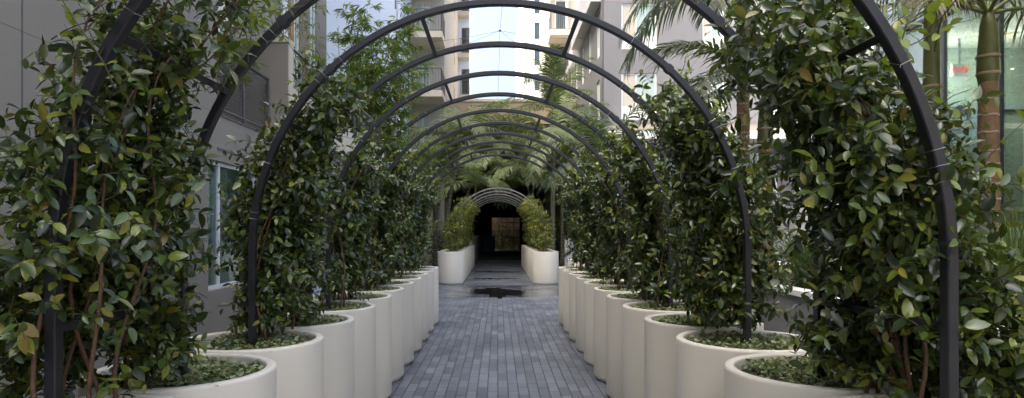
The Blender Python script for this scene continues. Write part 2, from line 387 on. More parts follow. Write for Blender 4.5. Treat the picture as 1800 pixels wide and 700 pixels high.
ff = make_frame((CX, ROW_F[0], 0), 1.68, 'pale grey steel double arch, nearest from the camera in the far tunnel', 'arch frames of the far tunnel', False, 'steel_pale')
for k in range(1, 3):
    dup(ff, (CX, ROW_F[4*k], 0), f'pale grey steel double arch, {FR[k]} from the camera in the far tunnel')

# ------------------------------------------------------------------ vines (local frame: post at x=0 outward +x, arch bends to -x)
def skel(s):
    """arc length from the soil up the post and along the arch; outward side is +x"""
    h = ZS-.94
    if s < h: return np.array([0, .94+s]), np.array([1., 0])
    th = (s-h)/RA
    return np.array([RA*math.cos(th)-RA, ZS+RA*math.sin(th)]), np.array([math.cos(th), math.sin(th)])
def vine_data(seed, ntw, nshoot=10, u0=0., su=.16, utop=0., ulow=0., v0=0., sv=.28, nstray=0, nlow=0, smax=1.75, dense=1.15, low=.0, Lr=(.04, .072), detail=2, twigs=True, base_spread=0.):
    g = np.random.default_rng(seed); PP, DD, NN, LL = [], [], [], []; QQ = ([], [], [], []); tw, st = MB(), MB()
    def twig(o, d, ln, nl, drop, r=.0016, lsc=1.0, new=False):
        A0, A1, A2, A3 = QQ if new else (PP, DD, NN, LL)
        d = d/np.linalg.norm(d); pts = []; p = o.copy(); k = max(3, int(ln/.05)); seg = ln/k
        for j in range(k+1):
            pts.append(p.copy()); d = d+np.array([g.normal(0, .16), g.normal(0, .16), g.normal(0, .14)-drop/k]); d /= np.linalg.norm(d); p = p+d*seg
        if twigs: tw.tube(pts, [r*(1.4-.9*j/k) for j in range(k+1)], 3, cap=False)
        pts = np.array(pts); ph = g.random()*6.28
        for j in range(nl):
            t = (j//2+.6)/(nl//2+.6)*k; i = min(int(t), k-1); q = pts[i]+(pts[i+1]-pts[i])*(t-i); ax = unit(pts[i+1]-pts[i])
            a = unit(np.cross(ax, [.3, .2, .9])); bb = np.cross(ax, a); an = ph+(j % 2)*math.pi+(j//2)*1.57
            side = a*math.cos(an)+bb*math.sin(an)
            dd = ax*g.uniform(.3, .8)+side*1.0+np.array([0, 0, -g.uniform(.05, .55)])
            out = np.array([q[0]-u0, q[1]-v0, 0])*1.6
            nn = np.array([0, 0, .75])+out+g.normal(0, .42, 3)
            A0.append(q); A1.append(dd); A2.append(nn); A3.append(g.uniform(*Lr)*lsc*(1.0 if j < nl-2 else .75))
    for _ in range(ntw):
        while True:
            s = g.uniform(.14+low, smax)
            if g.random() < (1 if s < dense else max(.0, 1-(s-dense)/(smax-dense))**1.3): break
        c, n = skel(s); f = 1 if s < dense else .62
        u = u0*min(1, s/.3)+g.normal(0, su)*f; v = v0+g.uniform(-sv, sv)*(1 if s < dense else .8)
        u += utop*min(1, max(0, (s-.75)/.5))+ulow*max(0, 1-s/.75)
        if s < .3: u *= .6+base_spread; v *= .7+base_spread
        o = np.array([c[0]+n[0]*u, v, c[1]+n[1]*u])
        d = np.array([n[0]*(u-u0)/su*.7, (v-v0)/sv*.6, n[1]*(u-u0)/su*.6+.45])+g.normal(0, .5, 3)
        twig(o, d, g.uniform(.08, .20), int(g.integers(6, 11)), g.uniform(.2, 1.2))
    for _ in range(nshoot):
        s = g.uniform(.5, smax*.95); c, n = skel(s); v = v0+g.uniform(-sv, sv); u = u0+g.normal(0, su)
        o = np.array([c[0]+n[0]*u, v, c[1]+n[1]*u]); d = np.array([n[0]*g.normal(0, 1), g.normal(0, .7), .7+g.random()*.5])
        twig(o, d, g.uniform(.25, .5), int(g.integers(6, 12)), g.uniform(.2, 1.0), .0022, .85, True)
    for _ in range(nlow):
        s = g.uniform(.03, .5); c, n = skel(s); u = u0+.14+ulow*.6*(1-s)+g.normal(0, su*.9); v = v0+g.uniform(-sv, sv)
        twig(np.array([c[0]+n[0]*u, v, c[1]]), np.array([(u-u0)/su*.7, (v-v0)/sv*.6, .35])+g.normal(0, .5, 3), g.uniform(.08, .2), int(g.integers(6, 11)), g.uniform(.2, 1.2))
    for _ in range(nstray):
        s = g.uniform(.15, .6); c, n = skel(s); o = np.array([c[0]+n[0]*.1, v0+g.uniform(-sv, sv), c[1]])
        twig(o, np.array([g.uniform(.35, .8), g.normal(0, .35), 1.1]), g.uniform(.7, 1.1), 13, g.uniform(.1, .6), .0034, 1.0, True)
    for _ in range(5):
        a, bb = g.normal(u0*.3, .055), g.normal(v0*.8, .09); pts = []; ss = np.linspace(0, g.uniform(.9, smax), 16)
        for s in ss:
            c, n = skel(s); k = s/ss[-1]
            wx, wy = .05*math.sin(s*6+a*40), .06*math.sin(s*5+bb*50)
            uu = a+utop*k*.7+wx*.8; pts.append((c[0]+n[0]*uu, bb+wy, c[1]+n[1]*uu-(.03 if s == 0 else 0)))
        st.tube(pts, [.0085*(1-.75*k/15) for k in range(16)], 6)
    V, F = leaves(np.array(PP), np.array(DD), np.array(NN), np.array(LL), np.array(LL)*g.uniform(.42, .56, len(LL)), detail)
    W_ = [np.array(q) for q in QQ]; nw = leaves(W_[0], W_[1], W_[2], W_[3], W_[3]*g.uniform(.45, .6, len(W_[3])), detail)
    return V, F, st, tw, nw
def make_vine(loc, sgn, label, group, leafm='leaf', **kw):
    t = thing('climbing_vine', label, 'climbing plant', loc, group); t.scale = (sgn, 1, 1)
    V, F, st, tw, nw = vine_data(**kw)
    if tw.n: 
        o = MB(); o.v, o.f, o.mi, o.n = st.v+tw.v, st.f+[tuple(i+st.n for i in f) for f in tw.f], [0]*len(st.f)+[1]*len(tw.f), st.n+tw.n
        obj('stem', o, ['bark', 'twig'], t, True)
    else: obj('stem', st, 'bark', t, True)
    n0 = len(V); nf = [len(f) for f in F]; V2, F2 = (nw if len(nw[0]) else (np.zeros((0, 3)), []))
    f = npobj('foliage', np.concatenate([V, V2]), F+[q+n0 for q in F2], [leafm, 'leaf_new' if leafm == 'leaf' else leafm], t)
    f.data.polygons.foreach_set('material_index', np.array([0]*sum(nf)+[1]*(len(f.data.polygons)-sum(nf)), np.int32))
    return t
XP = RA
NEAR = {  # (side, index): parameters seen in the photograph
 (-1, 0): dict(nstray=4, nlow=110, seed=21, ntw=451, u0=.0, utop=.03, ulow=.18, v0=.19, su=.11, sv=.32, smax=1.8, dense=.85, base_spread=.8, low=-.1, nshoot=16),
 (-1, 1): dict(nstray=4, seed=22, ntw=634, u0=.13, utop=.03, ulow=.0, v0=-.32, su=.11, sv=.22, smax=2.0, dense=1.05, nshoot=18),
 (-1, 2): dict(seed=23, ntw=610, u0=-.01, v0=.30, su=.088, sv=.22, smax=1.85, dense=1.1, nshoot=14),
 (-1, 3): dict(seed=24, ntw=610, v0=-.22, su=.088, sv=.24, smax=1.85, dense=1.15, nshoot=12),
 (1, 0): dict(nstray=4, nlow=90, seed=31, ntw=707, u0=.02, utop=-.12, ulow=.22, v0=.30, su=.11, sv=.24, smax=1.9, dense=1.1, base_spread=.8, low=-.1, nshoot=12),
 (1, 1): dict(nstray=4, seed=32, ntw=707, u0=.10, utop=.0, ulow=.03, v0=-.32, su=.105, sv=.22, smax=1.85, dense=1.05, nshoot=9),
 (1, 2): dict(seed=33, ntw=610, u0=.02, v0=.30, su=.088, sv=.21, smax=1.75, dense=1.05, nshoot=12),
 (1, 3): dict(seed=34, ntw=597, u0=.02, v0=-.22, su=.088, sv=.23, smax=1.8, dense=1.1, nshoot=12),
}
protos = []
for sgn, side in ((-1, 'left'), (1, 'right')):
    for i, y in enumerate(ROW_A):
        lab = f'dark leafy vine climbing from the {ORD[i]} {side} planter of the near tunnel'
        loc = (CX+sgn*XP, y, 0); grp = 'vines of the near tunnel'
        if (sgn, i) in NEAR: make_vine(loc, sgn, lab, grp, **NEAR[(sgn, i)])
        elif len(protos) < 4:
            protos.append(make_vine(loc, sgn, lab, grp, seed=50+len(protos), ntw=270, su=.085, v0=(.29, -.25)[i % 2], sv=.19, smax=1.75, dense=1.0, Lr=(.055, .088), nshoot=8, twigs=False))
        else:
            k = (i % 2)+2*(((i//2)+(sgn > 0)) % 2)
            dup(protos[k], loc, lab, grp, scale=(sgn, 1, 1), lean=((i*5+sgn*3) % 7-3)*.012)
fprotos = []
for sgn, side in ((-1, 'left'), (1, 'right')):
    for i, y in enumerate(ROW_F):
        lab = f'vine tinted yellow green for sunlight, climbing from the {ORD[i]} {side} planter of the far tunnel'
        loc = (CX+sgn*XP, y, 0); grp = 'vines of the far tunnel'
        if len(fprotos) < 3: fprotos.append(make_vine(loc, sgn, lab, grp, 'leaf_far_sunlit', seed=80+len(fprotos), ntw=200, su=.10, sv=.40, smax=1.95, dense=1.0, Lr=(.06, .095), nshoot=8, detail=1, twigs=False))
        else: dup(fprotos[(i+(sgn > 0)) % 3], loc, lab, grp, scale=(sgn, -1 if i % 2 else 1, 1))

# ------------------------------------------------------------------ buildings
def facade(parent, name, mat, org, u, dpt, W, H, openings, t=.18):
    """wall skin with real openings. org: lower corner of the outer face, u: unit along, dpt: unit inward"""
    org, u, dpt = Vector(org), Vector(u), Vector(dpt); up = Vector((0, 0, 1)); m = MB()
    def P(a, z, d): return org+u*a+up*z+dpt*d
    xs = sorted({0, W, *[q for o in openings for q in o[:2]]}); zs = sorted({0, H, *[q for o in openings for q in o[2:4]]})
    for i in range(len(xs)-1):
        for j in range(len(zs)-1):
            a, b_, c, d = xs[i], xs[i+1], zs[j], zs[j+1]; mx, mz = (a+b_)/2, (c+d)/2
            if any(o[0] < mx < o[1] and o[2] < mz < o[3] for o in openings): continue
            m.quad(P(a, c, 0), P(b_, c, 0), P(b_, d, 0), P(a, d, 0))
    for o in openings:
        a, b_, c, d = o[:4]
        m.quad(P(a, c, 0), P(a, d, 0), P(a, d, t), P(a, c, t)); m.quad(P(b_, c, 0), P(b_, d, 0), P(b_, d, t), P(b_, c, t))
        m.quad(P(a, c, 0), P(b_, c, 0), P(b_, c, t), P(a, c, t)); m.quad(P(a, d, 0), P(b_, d, 0), P(b_, d, t), P(a, d, t))
    m.quad(P(0, H, 0), P(W, H, 0), P(W, H, t), P(0, H, t))
    m.quad(P(0, 0, 0), P(0, H, 0), P(0, H, t), P(0, 0, t)); m.quad(P(W, 0, 0), P(W, H, 0), P(W, H, t), P(W, 0, t))
    return obj(name, m, mat, parent, world=True)
def bar(m, P, a0, a1, z0, z1, d0, d1):
    v = [P(a, z, d) for d in (d0, d1) for z in (z0, z1) for a in (a0, a1)]
    m.add(v, [(0, 1, 3, 2), (4, 6, 7, 5), (0, 4, 5, 1), (2, 3, 7, 6), (0, 2, 6, 4), (1, 5, 7, 3)])
def window(parent, org, u, dpt, o, frame='frame_white', glass='glass_dark', mull=(), trans=(), fw=.05, blind=None, panel=None, depth=.07):
    org, u, dpt = Vector(org), Vector(u), Vector(dpt); up = Vector((0, 0, 1))
    def P(a, z, d): return org+u*a+up*z+dpt*d
    a, b_, c, d = o[:4]; m = MB(); e = .003
    bar(m, P, a+e, a+fw, c+e, d-e, depth-.03, depth+.04); bar(m, P, b_-fw, b_-e, c+e, d-e, depth-.03, depth+.04)
    bar(m, P, a+fw, b_-fw, d-fw, d-e, depth-.03, depth+.04); bar(m, P, a+fw, b_-fw, c+e, c+fw, depth-.03, depth+.04)
    for q in mull: bar(m, P, q-fw*.45, q+fw*.45, c+fw, d-fw, depth-.025, depth+.035)
    for q in trans: bar(m, P, a+fw, b_-fw, q-fw*.45, q+fw*.45, depth-.02, depth+.03)
    f = obj('window', m, frame, parent, world=True)
    z0 = panel if panel else c+fw
    m = MB(); bar(m, P, a+fw, b_-fw, z0, d-fw, depth, depth+.012); obj('pane', m, glass, f, world=True)
    if panel:
        m = MB(); bar(m, P, a+fw, b_-fw, c+fw, panel, depth-.01, depth+.02); obj('spandrel_panel', m, 'white', f, world=True)
    if blind:
        m = MB(); bar(m, P, blind[0], blind[1], z0, d-fw, depth-.006, depth-.002); obj('blind', m, 'blind', f, world=True)
    return f
def railing(parent, name, pts, z0, z1, mat='railing', step=.11, r=.007, post=1.4, mesh=False):
    m = MB()
    for (x0, y0), (x1, y1) in zip(pts[:-1], pts[1:]):
        L = math.hypot(x1-x0, y1-y0); ux, uy = (x1-x0)/L, (y1-y0)/L
        def at(s, z): return Vector((x0+ux*s, y0+uy*s, z))
        m.tube([at(0, z1), at(L, z1)], .024, 6); m.tube([at(0, z0+.06), at(L, z0+.06)], .018, 6)
        n = max(1, round(L/post))
        for k in range(n+1): m.tube([at(L*k/n, z0), at(L*k/n, z1)], .022, 6)
        n = int(L/step)
        for k in range(1, n): m.tube([at(L*k/n, z0+.06), at(L*k/n, z1)], r, 4, cap=False)
        if mesh:
            zz = z0+.06+step
            while zz < z1: m.tube([at(0, zz), at(L, zz)], r, 4, cap=False); zz += step
    return obj(name, m, mat, parent, world=True)
X_, Y_, nX, nY = (1, 0, 0), (0, 1, 0), (-1, 0, 0), (0, -1, 0)

# left stucco building -------------------------------------------------
B = thing('stucco_building', 'grey stucco building along the left side with balconies and mesh railings', 'building', (-6, 4, 0))
facade(B, 'wall', 'stucco', (-3.2, -10, 0), Y_, nX, 19.3, 2.96, [(17.23, 18.75, .95, 2.42), (12.2, 13.4, .02, 2.3)])
window(B, (-3.2, -10, 0), Y_, nX, (17.23, 18.75, .95, 2.42), glass='glass_teal', mull=(17.62,), fw=.045)
window(B, (-3.2, -10, 0), Y_, nX, (12.2, 13.4, .02, 2.3), frame='alu', glass='glass_dark', fw=.05)
m = MB(); m.box(-4.6, -3.40, 6.6, 9.29, .02, 2.8); obj('interior', m, 'teal_panel', B, world=True)
m = MB(); m.box(-12, -3.38, -10, 6.55, 0, 2.94); m.box(-12, -4.62, 6.55, 9.3, 0, 2.94); obj('core', m, 'stucco_dark', B, world=True)
m = MB(); m.box(-12, -3.2, -10, 7.45, 2.963, 18.5); obj('upper_storey', m, 'stucco', B, world=True)
for y in (-.4, 4.40):
    m = MB(); m.box(-3.203, -3.197, y-.006, y+.006, .02, 18.4); obj('wall_joint', m, 'joint', B, world=True)
for z in (2.56, 2.955):
    m = MB(); m.box(-3.212, -3.19, 7.46, 9.3, z-.012, z+.012); obj('wall_joint', m, 'joint', B, world=True)
m = MB(); m.box(-12, -3.24, 7.45, 9.3, 2.945, 2.975); obj('balcony_floor', m, 'stucco', B, world=True)
railing(B, 'balcony_railing', [(-3.26, 7.5), (-3.26, 9.28)], 2.99, 3.77, 'railing', .05, .003, .95, True)
m = MB(); m.box(-5.2, -2.985, 9.303, 9.5, 2.2, 4.30); obj('parapet_pier', m, 'stucco', B, world=True)
m = MB(); m.box(-5.25, -2.96, 9.28, 9.53, 4.302, 4.355); m.box(-2.983, -2.965, 9.306, 9.5, 2.7, 4.30); obj('pier_cap', m, 'cream', B, world=True)
m = MB(); m.box(-3.08, -2.955, 9.503, 17, 3.05, 3.70); obj('balcony_parapet', m, 'cream', B, world=True)
m = MB(); m.box(-5.2, -3.083, 9.503, 17, 3.05, 3.22); m.box(-3.2, -3.0, 9.503, 17, 2.78, 3.046); obj('balcony_slab', m, 'stucco_dark', B, world=True)
railing(B, 'balcony_railing', [(-3.02, 9.52), (-3.02, 16.9)], 3.703, 4.30, 'railing', .12, .004, 1.05, True)
facade(B, 'wall', 'stucco_white', (-3.85, 9.5, 0), Y_, nX, 10.4, 3.04, [(1, 1.9, .9, 2.2), (3.2, 4.2, .02, 2.2), (6, 7.4, .9, 2.2)])
for o in ((1, 1.9, .9, 2.2), (3.2, 4.2, .02, 2.2), (6, 7.4, .9, 2.2)): window(B, (-3.85, 9.5, 0), Y_, nX, o, glass='glass_dark', fw=.05)
m = MB(); m.box(-12, -4.04, 9.52, 19.9, 0, 3.04); obj('core', m, 'stucco_dark', B, world=True)
ops = [(1.2, 2.4, .3, 2.5), (4.2, 5.5, 1.2, 3.6), (6.6, 7.4, .3, 2.6), (9.05, 9.75, 1.6, 6.0), (10.6, 11.3, 1.8, 5.4)]
facade(B, 'wall', 'stucco', (-5.2, 7.46, 2.98), Y_, nX, 12.4, 13, ops)
for o in ops: window(B, (-5.2, 7.46, 2.98), Y_, nX, o, glass='glass_pale', mull=((o[0]+o[1])/2,), fw=.07)
m = MB(); m.box(-12, -5.4, 7.46, 19.9, 3.06, 15.9); obj('core', m, 'stucco_dark', B, world=True)
m = MB(); m.box(-5.18, -5.12, 15.6, 15.95, 3.0, 15.9); obj('pilaster', m, 'white', B, world=True)

# pale blue tower and beige balcony tower -------------------------------
B = thing('panel_tower', 'pale blue white panelled tower behind the bamboo on the left', 'building', (-8, 34, 0))
ops = [(18.8, 19.6, 4.3+2.9*k, 5.9+2.9*k) for k in range(5)]
facade(B, 'wall', 'bluewhite', (-30, 30, 0), X_, Y_, 25.55, 23, ops)
for o in ops: window(B, (-30, 30, 0), X_, Y_, o, fw=.05)
m = MB(); m.box(-30, -4.45, 30.18, 33.9, 0, 22.9); obj('core', m, 'bluewhite', B, world=True)
m = MB()
for x in (-4.62,): m.box(x-.012, x+.012, 29.992, 30.01, 0, 23)
for k in range(7): m.box(-4.72, -4.66, 29.985, 30.02, 3.1+2.9*k, 4.6+2.9*k)
obj('panel_joint', m, 'joint', B, world=True)

B = thing('sun_blocker', 'added grey block that keeps the sun off the court from the left', 'building', (-22, 25, 0))  # added out of view so the court stays in shade
facade(B, 'wall', 'stucco', (-14, 19.95, 0), Y_, nX, 10, 45, [(1.5+k*3, 2.9+k*3, 1+2.9*j, 2.6+2.9*j) for k in range(3) for j in range(5)])
for k in range(3):
    for j in range(5): window(B, (-14, 19.95, 0), Y_, nX, (1.5+k*3, 2.9+k*3, 1+2.9*j, 2.6+2.9*j), fw=.06)
m = MB(); m.box(-30, -14.2, 12, 29.9, 0, 44.9); obj('core', m, 'stucco', B, world=True)

B = thing('balcony_tower', 'beige residential tower with stacked balconies on the left of the sky gap', 'building', (-4, 36, 0))
LV = [5.6, 8.5, 11.4, 14.3, 17.2]
ops = [(.12, .95, z+.02-.0, z+2.15) for z in LV]
facade(B, 'wall', 'beige', (-4.44, 34, 0), X_, Y_, 1.66, 22, ops)
for o in ops: window(B, (-4.44, 34, 0), X_, Y_, o, frame='cream', glass='glass_pale', fw=.09, mull=((o[0]+o[1])/2,))
facade(B, 'wall', 'beige', (-2.78, 34.002, 0), Y_, nX, 11.9, 22, [(7+0, 8.2, z+.9, z+2.3) for z in LV])
for z in LV: window(B, (-2.78, 34.002, 0), Y_, nX, (7, 8.2, z+.9, z+2.3), fw=.06)
m = MB(); m.box(-30, -2.97, 34.19, 45.9, 0, 21.9); obj('core', m, 'beige', B, world=True)
for z in LV:
    m = MB(); m.box(-4.43, -2.72, 32, 33.998, z-.30, z); s_ = obj('balcony_slab', m, 'cream', B, world=True)
    railing(s_, 'balcony_railing', [(-4.38, 32.05), (-2.77, 32.05), (-2.77, 33.98)], z+.003, z+1.1, 'railing', .13, .008, .8)
m = MB(); m.box(-3.85, -3.22, 32.4, 33.0, 0, 5.29); obj('column', m, 'stucco', B, world=True)
m = MB(); m.box(-4.43, -3.0, 32.2, 33.9, 2.9, 3.05); obj('ledge', m, 'charcoal', B, world=True)
m = MB(); m.box(-3.6, -3.45, 32.1, 32.3, LV[0]+.005, LV[0]+.5); m.box(-3.4, -2.9, 32.6, 33.2, LV[0]+.4, LV[0]+.45); obj('balcony_table', m, 'culm', B, world=True)

B = thing('stepped_tower', 'narrow grey tower with small railed openings beside the sky gap', 'building', (-4, 47, 0))
ops = [(.45, 1.0, z+.15, z+1.9) for z in [2.4+2.9*k for k in range(7)]]
facade(B, 'wall', 'bluewhite', (-3.0, 46, 0), X_, Y_, 1.0, 23, ops)
for o in ops:
    f = window(B, (-3.0, 46, 0), X_, Y_, o, frame='alu', glass='glass_dark', fw=.06)
    railing(f, 'window_railing', [(-3.0+o[0]-.05, 45.9), (-2.02, 45.9)], o[2]-.1, o[2]+.95, 'railing', .1, .01, .5)
m = MB(); m.box(-9, -2.0, 46.19, 49, 0, 22.9); obj('core', m, 'bluewhite', B, world=True)
for k in range(7):
    z = 2.4+2.9*k; m = MB(); m.box(-2.98, -2.0, 45.3, 45.998, z-.35, z-.05); obj('ledge', m, 'beige', B, world=True)

# passage building and the end wall -------------------------------------
B = thing('passage_building', 'low tan roofed block bridging the path with a dark covered passage', 'building', (.4, 40, 0))
m = MB(); m.box(-2.76, -2.5, 36, 54, 0, 7.5); m.box(4.05, 4.3, 36, 54, 0, 7.5); m.box(-2.5, 4.05, 36, 54, 4.6, 7.5); obj('passage_wall', m, 'charcoal', B, world=True)  # charcoal front paints the shade under and between the palms
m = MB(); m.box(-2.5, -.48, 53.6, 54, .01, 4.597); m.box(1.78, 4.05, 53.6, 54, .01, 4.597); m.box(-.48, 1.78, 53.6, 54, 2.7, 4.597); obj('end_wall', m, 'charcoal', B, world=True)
m = MB(); m.box(-2.77, 4.32, 35.96, 54.04, 7.503, 8.72); m.box(-6, 8, 54.041, 59.5, 3.4, 8.7); obj('upper_storey', m, 'tan', B, world=True)  # second box is an added unseen roof that shades the boundary wall
m = MB(); m.box(-2.79, 4.3, 35.9, 54.1, 8.723, 8.86); obj('parapet_cap', m, 'cream', B, world=True)
m = MB()
for x in (.35, 1.3, 2.2): m.tube([(x, 53, 0), (x, 53, 2.7)], .03, 6)
for z in (1.1, 2.3): m.tube([(.35, 53, z), (2.2, 53, z)], .025, 6)
for k in range(16): m.tube([(.35+k*.12, 53, 0), (.35+k*.12, 53, 2.3)], .009, 4)
g_ = obj('gate', m, 'charcoal', thing('metal_gate', 'black barred gate at the far end of the dark passage', 'gate', (1.2, 53, 0)), world=True)
b = MB(); b.box(-7, 9, 57.5, 57.9, 0, 5); tag(obj('boundary_wall', b, 'tan_dappled'), 'tan wall seen through the end of the passage', 'wall')
b = MB(); b.box(-1.5, -1.2, 30.6, 52, 0, 1.3); tag(obj('low_wall', b, 'cream'), 'pale low wall continuing the left row into the passage', 'wall')
b = MB(); b.box(-3.2, -2.4, 34.4, 34.8, 0, 1.25); tag(obj('low_wall', b, 'white'), 'short white wall beside the column of the beige tower', 'wall')
t = thing('storage_box', 'dark blue box standing at left inside the passage', 'box', (-.65, 48, 0))
m = MB(); m.box(-.45, .45, -.35, .35, .08, 1.15); obj('body', m, 'blue', t)
m = MB(); m.box(-.48, .48, -.38, .38, 1.153, 1.22); obj('lid', m, 'blue', t)
for x in (-.4, .34):
    m = MB(); m.box(x, x+.06, -.3, .3, 0, .078); obj('foot', m, 'charcoal', t)

# right side towers ----------------------------------------------------
B = thing('slab_tower', 'tall white tower with slit windows right of the sky gap', 'building', (6, 80, 0))
ops = [(1.15, 1.75, 3+2.9*k, 4.9+2.9*k) for k in range(10)]
facade(B, 'wall', 'pale_grey', (3.0, 74, 0), X_, Y_, 8, 34, ops)
for o in ops: window(B, (3.0, 74, 0), X_, Y_, o, frame='alu', fw=.05)
m = MB(); m.box(3.0, 11, 74.19, 112, 0, 33.9); obj('core', m, 'bluewhite', B, world=True)
m = MB(); m.box(2.97, 3.12, 73.93, 74.0, 0, 34); obj('sunlit_edge', m, 'cream', B, world=True)  # cream strip paints the sunlit edge of the tower
m = MB()
for k in range(7): m.box(2.985, 3.005, 76+k*5, 76.25+k*5, 0, 34)
obj('panel_joint', m, 'joint', B, world=True)

B = thing('balcony_block', 'beige block with jutting balconies beyond the grey right building', 'building', (5, 42, 0))
facade(B, 'wall', 'beige', (3.35, 42.2, 0), X_, Y_, 1.2, 18, [(.35, 1.1, z+.02, z+2.2) for z in LV[:4]])
for z in LV[:4]: window(B, (3.35, 42.2, 0), X_, Y_, (.35, 1.1, z+.02, z+2.2), frame='white', fw=.06)
m = MB(); m.box(3.35, 12, 42.39, 50, 0, 17.9); obj('core', m, 'beige', B, world=True)
m = MB(); m.box(3.05, 3.345, 41.9, 42.5, 0, 18); obj('column', m, 'cream', B, world=True)
for z in LV[:4]:
    z -= .35
    m = MB(); m.box(3.2, 4.9, 40, 42.195, z-.32, z); s_ = obj('balcony_slab', m, 'cream', B, world=True)
    railing(s_, 'balcony_railing', [(3.26, 42.1), (3.26, 40.06), (4.85, 40.06)], z+.003, z+1.1, 'railing', .13, .009, .8)
t = thing('balcony_shrub', 'bright green plant on a balcony of the beige right block', 'shrub', (3.75, 41.2, 8.16))
g = np.random.default_rng(4); n = 300; P = g.normal(0, .22, (n, 3))+np.array([0, 0, .8]); V, F = leaves(P, g.normal(0, 1, (n, 3)), g.normal(0, 1, (n, 3))+[0, 0, 1], .16, .07, 1); npobj('foliage', V, F, 'lime', t)
m = MB(); m.lathe([(0, 0), (.14, 0), (.2, .4), (.17, .4), (.0, .36)], 16); obj('pot', m, 'white', t)

B = thing('grey_building', 'grey stucco apartment building with white framed windows on the right', 'building', (10, 34, 0))
wz = [(6.22-6.0, 8.12-6.0), (9.12-6, 11.0-6)]
ops = [(x0-4.36, x1-4.36, a, c) for x0, x1 in ((5.10, 6.56), (8.45, 9.35), (11.2, 12.6), (14.6, 16)) for a, c in wz]
facade(B, 'wall', 'stucco_cool', (4.36, 27, 6.0), X_, Y_, 14, 6.6, ops)
for o in ops:
    wd = o[1]-o[0]; window(B, (4.36, 27, 6.0), X_, Y_, o, glass='glass_pale', mull=(o[0]+wd*.42,), panel=o[2]+.56, fw=.06, blind=(o[0]+.06, o[0]+wd*.4))
ops = [(1.0+k*2.6, 1.85+k*2.6, a, c) for k in range(5) for a, c in wz]
facade(B, 'wall', 'stucco_dark', (4.36, 27.002, 6.0), Y_, X_, 15.9, 6.6, ops)
for o in ops: window(B, (4.36, 27.002, 6.0), Y_, X_, o, glass='glass_pale', mull=((o[0]+o[1])/2,), panel=o[2]+.5, fw=.06)
m = MB(); m.box(4.56, 18.3, 27.2, 42.9, 6.0, 12.5); obj('core', m, 'stucco_dark', B, world=True)
m = MB(); m.box(3.92, 4.355, 27.6, 35, 11.3, 12.7); obj('overhang', m, 'stucco_white', B, world=True)
m = MB(); m.box(4.25, 18.36, 26.9, 42.9, 5.65, 5.995); obj('string_course', m, 'stucco', B, world=True)
m = MB(); m.box(3.95, 18.36, 26.2, 42.9, 5.32, 5.646); obj('canopy', m, 'white', B, world=True)
ops = [(.9, 3.0, .1, 4.7), (3.6, 4.9, .1, 4.7), (5.5, 7.1, 2.4, 4.9), (8.1, 9.9, 2.4, 4.9), (10.9, 13, .1, 4.9)]
facade(B, 'wall', 'stucco_cool', (4.7, 27.6, 0), X_, Y_, 13.6, 5.31, ops)
for o in ops: window(B, (4.7, 27.6, 0), X_, Y_, o, glass='glass_pale', frame='white', mull=((o[0]+o[1])/2,), fw=.08)
m = MB(); m.box(4.7, 18.3, 27.8, 42.9, 0, 5.31); obj('core', m, 'stucco_dark', B, world=True)
for x in (4.4, 8.4, 12.2):
    m = MB(); m.box(x, x+.42, 26.5, 26.92, 0, 5.315); obj('column', m, 'stucco_cool', B, world=True)

# glass fronted building on the right -----------------------------------
GX = 5.6
B = thing('glass_building', 'glass fronted lobby building on the right behind the palms', 'building', (9, 2, 0))
m = MB(); m.box(GX, 20, -16, 9.7, 4.42, 5.3); obj('upper_storey', m, 'blue_panel', B, world=True)
m = MB(); m.box(GX+.0, 12, -16, 4.6, 0, 4.416); obj('wall', m, 'stucco', B, world=True)
m = MB()
for y in (4.62, 6.0, 7.35, 8.28, 9.62): m.box(GX+.0, GX+.09, y, y+.07, 0, 4.36)
m.box(GX+.001, GX+.088, 4.60, 9.7, 4.361, 4.415);
m.box(GX+.012, GX+.078, 4.69, 9.62, .02, .09)
obj('mullion', m, 'alu', B, world=True)
m = MB(); m.box(GX+.04, GX+.05, 4.64, 8.3, .09, 4.36); obj('storefront_glass', m, 'glass_teal', B, world=True)
m = MB(); m.box(GX+.02, GX+.06, 8.352, 9.618, .09, 4.36); obj('storefront_panel', m, 'blue_panel', B, world=True)
m = MB(); m.box(12, 12.2, 4.6, 9.7, 0, 4.41); m.box(GX+.06, 12, 9.69, 9.86, 0, 4.41); obj('lobby_wall', m, 'teal_panel', B, world=True)
m = MB(); m.box(GX+.1, 12, 4.6, 9.69, 4.33, 4.355); obj('ceiling', m, 'white', B, world=True)
m = MB(); m.box(GX, 12, 4.6, 9.69, -.1, .012); obj('lobby_floor', m, 'stucco', B, world=True)
m = MB()
for x0, x1 in ((6.0, 6.1), (6.95, 7.05), (8.0, 8.1)): m.box(x0, x1, 9.60, 9.688, .02, 3.4)
m.box(6.0, 8.1, 9.60, 9.688, 3.403, 3.5); obj('door_frame', m, 'blue_panel', B, world=True)
m = MB(); m.box(7.35, 7.75, 9.58, 9.597, 1.9, 3.2); m.box(7.42, 7.68, 9.57, 9.579, 1.98, 3.12, 1); obj('lobby_window', m, ['frame_white', 'glass_pale'], B, world=True)
t = thing('exit_sign', 'red EXIT sign hanging inside the glass lobby', 'sign', (6.5, 9.2, 3.80))
m = MB(); m.box(-.115, .115, 0, .03, 0, .165); obj('plate', m, 'exit_face', t)
m = MB(); m.box(-.01, .01, .005, .025, .167, .55); obj('hanger', m, 'alu', t)
cu = bpy.data.curves.new('exit_text', 'FONT'); cu.body = 'EXIT'; cu.size = .128; cu.align_x = 'CENTER'; cu.extrude = .002; cu.offset = .001; cu.materials.append(M['exit_red'])
tmp = bpy.data.objects.new('lettering', cu); COL.objects.link(tmp); dg = bpy.context.evaluated_depsgraph_get()
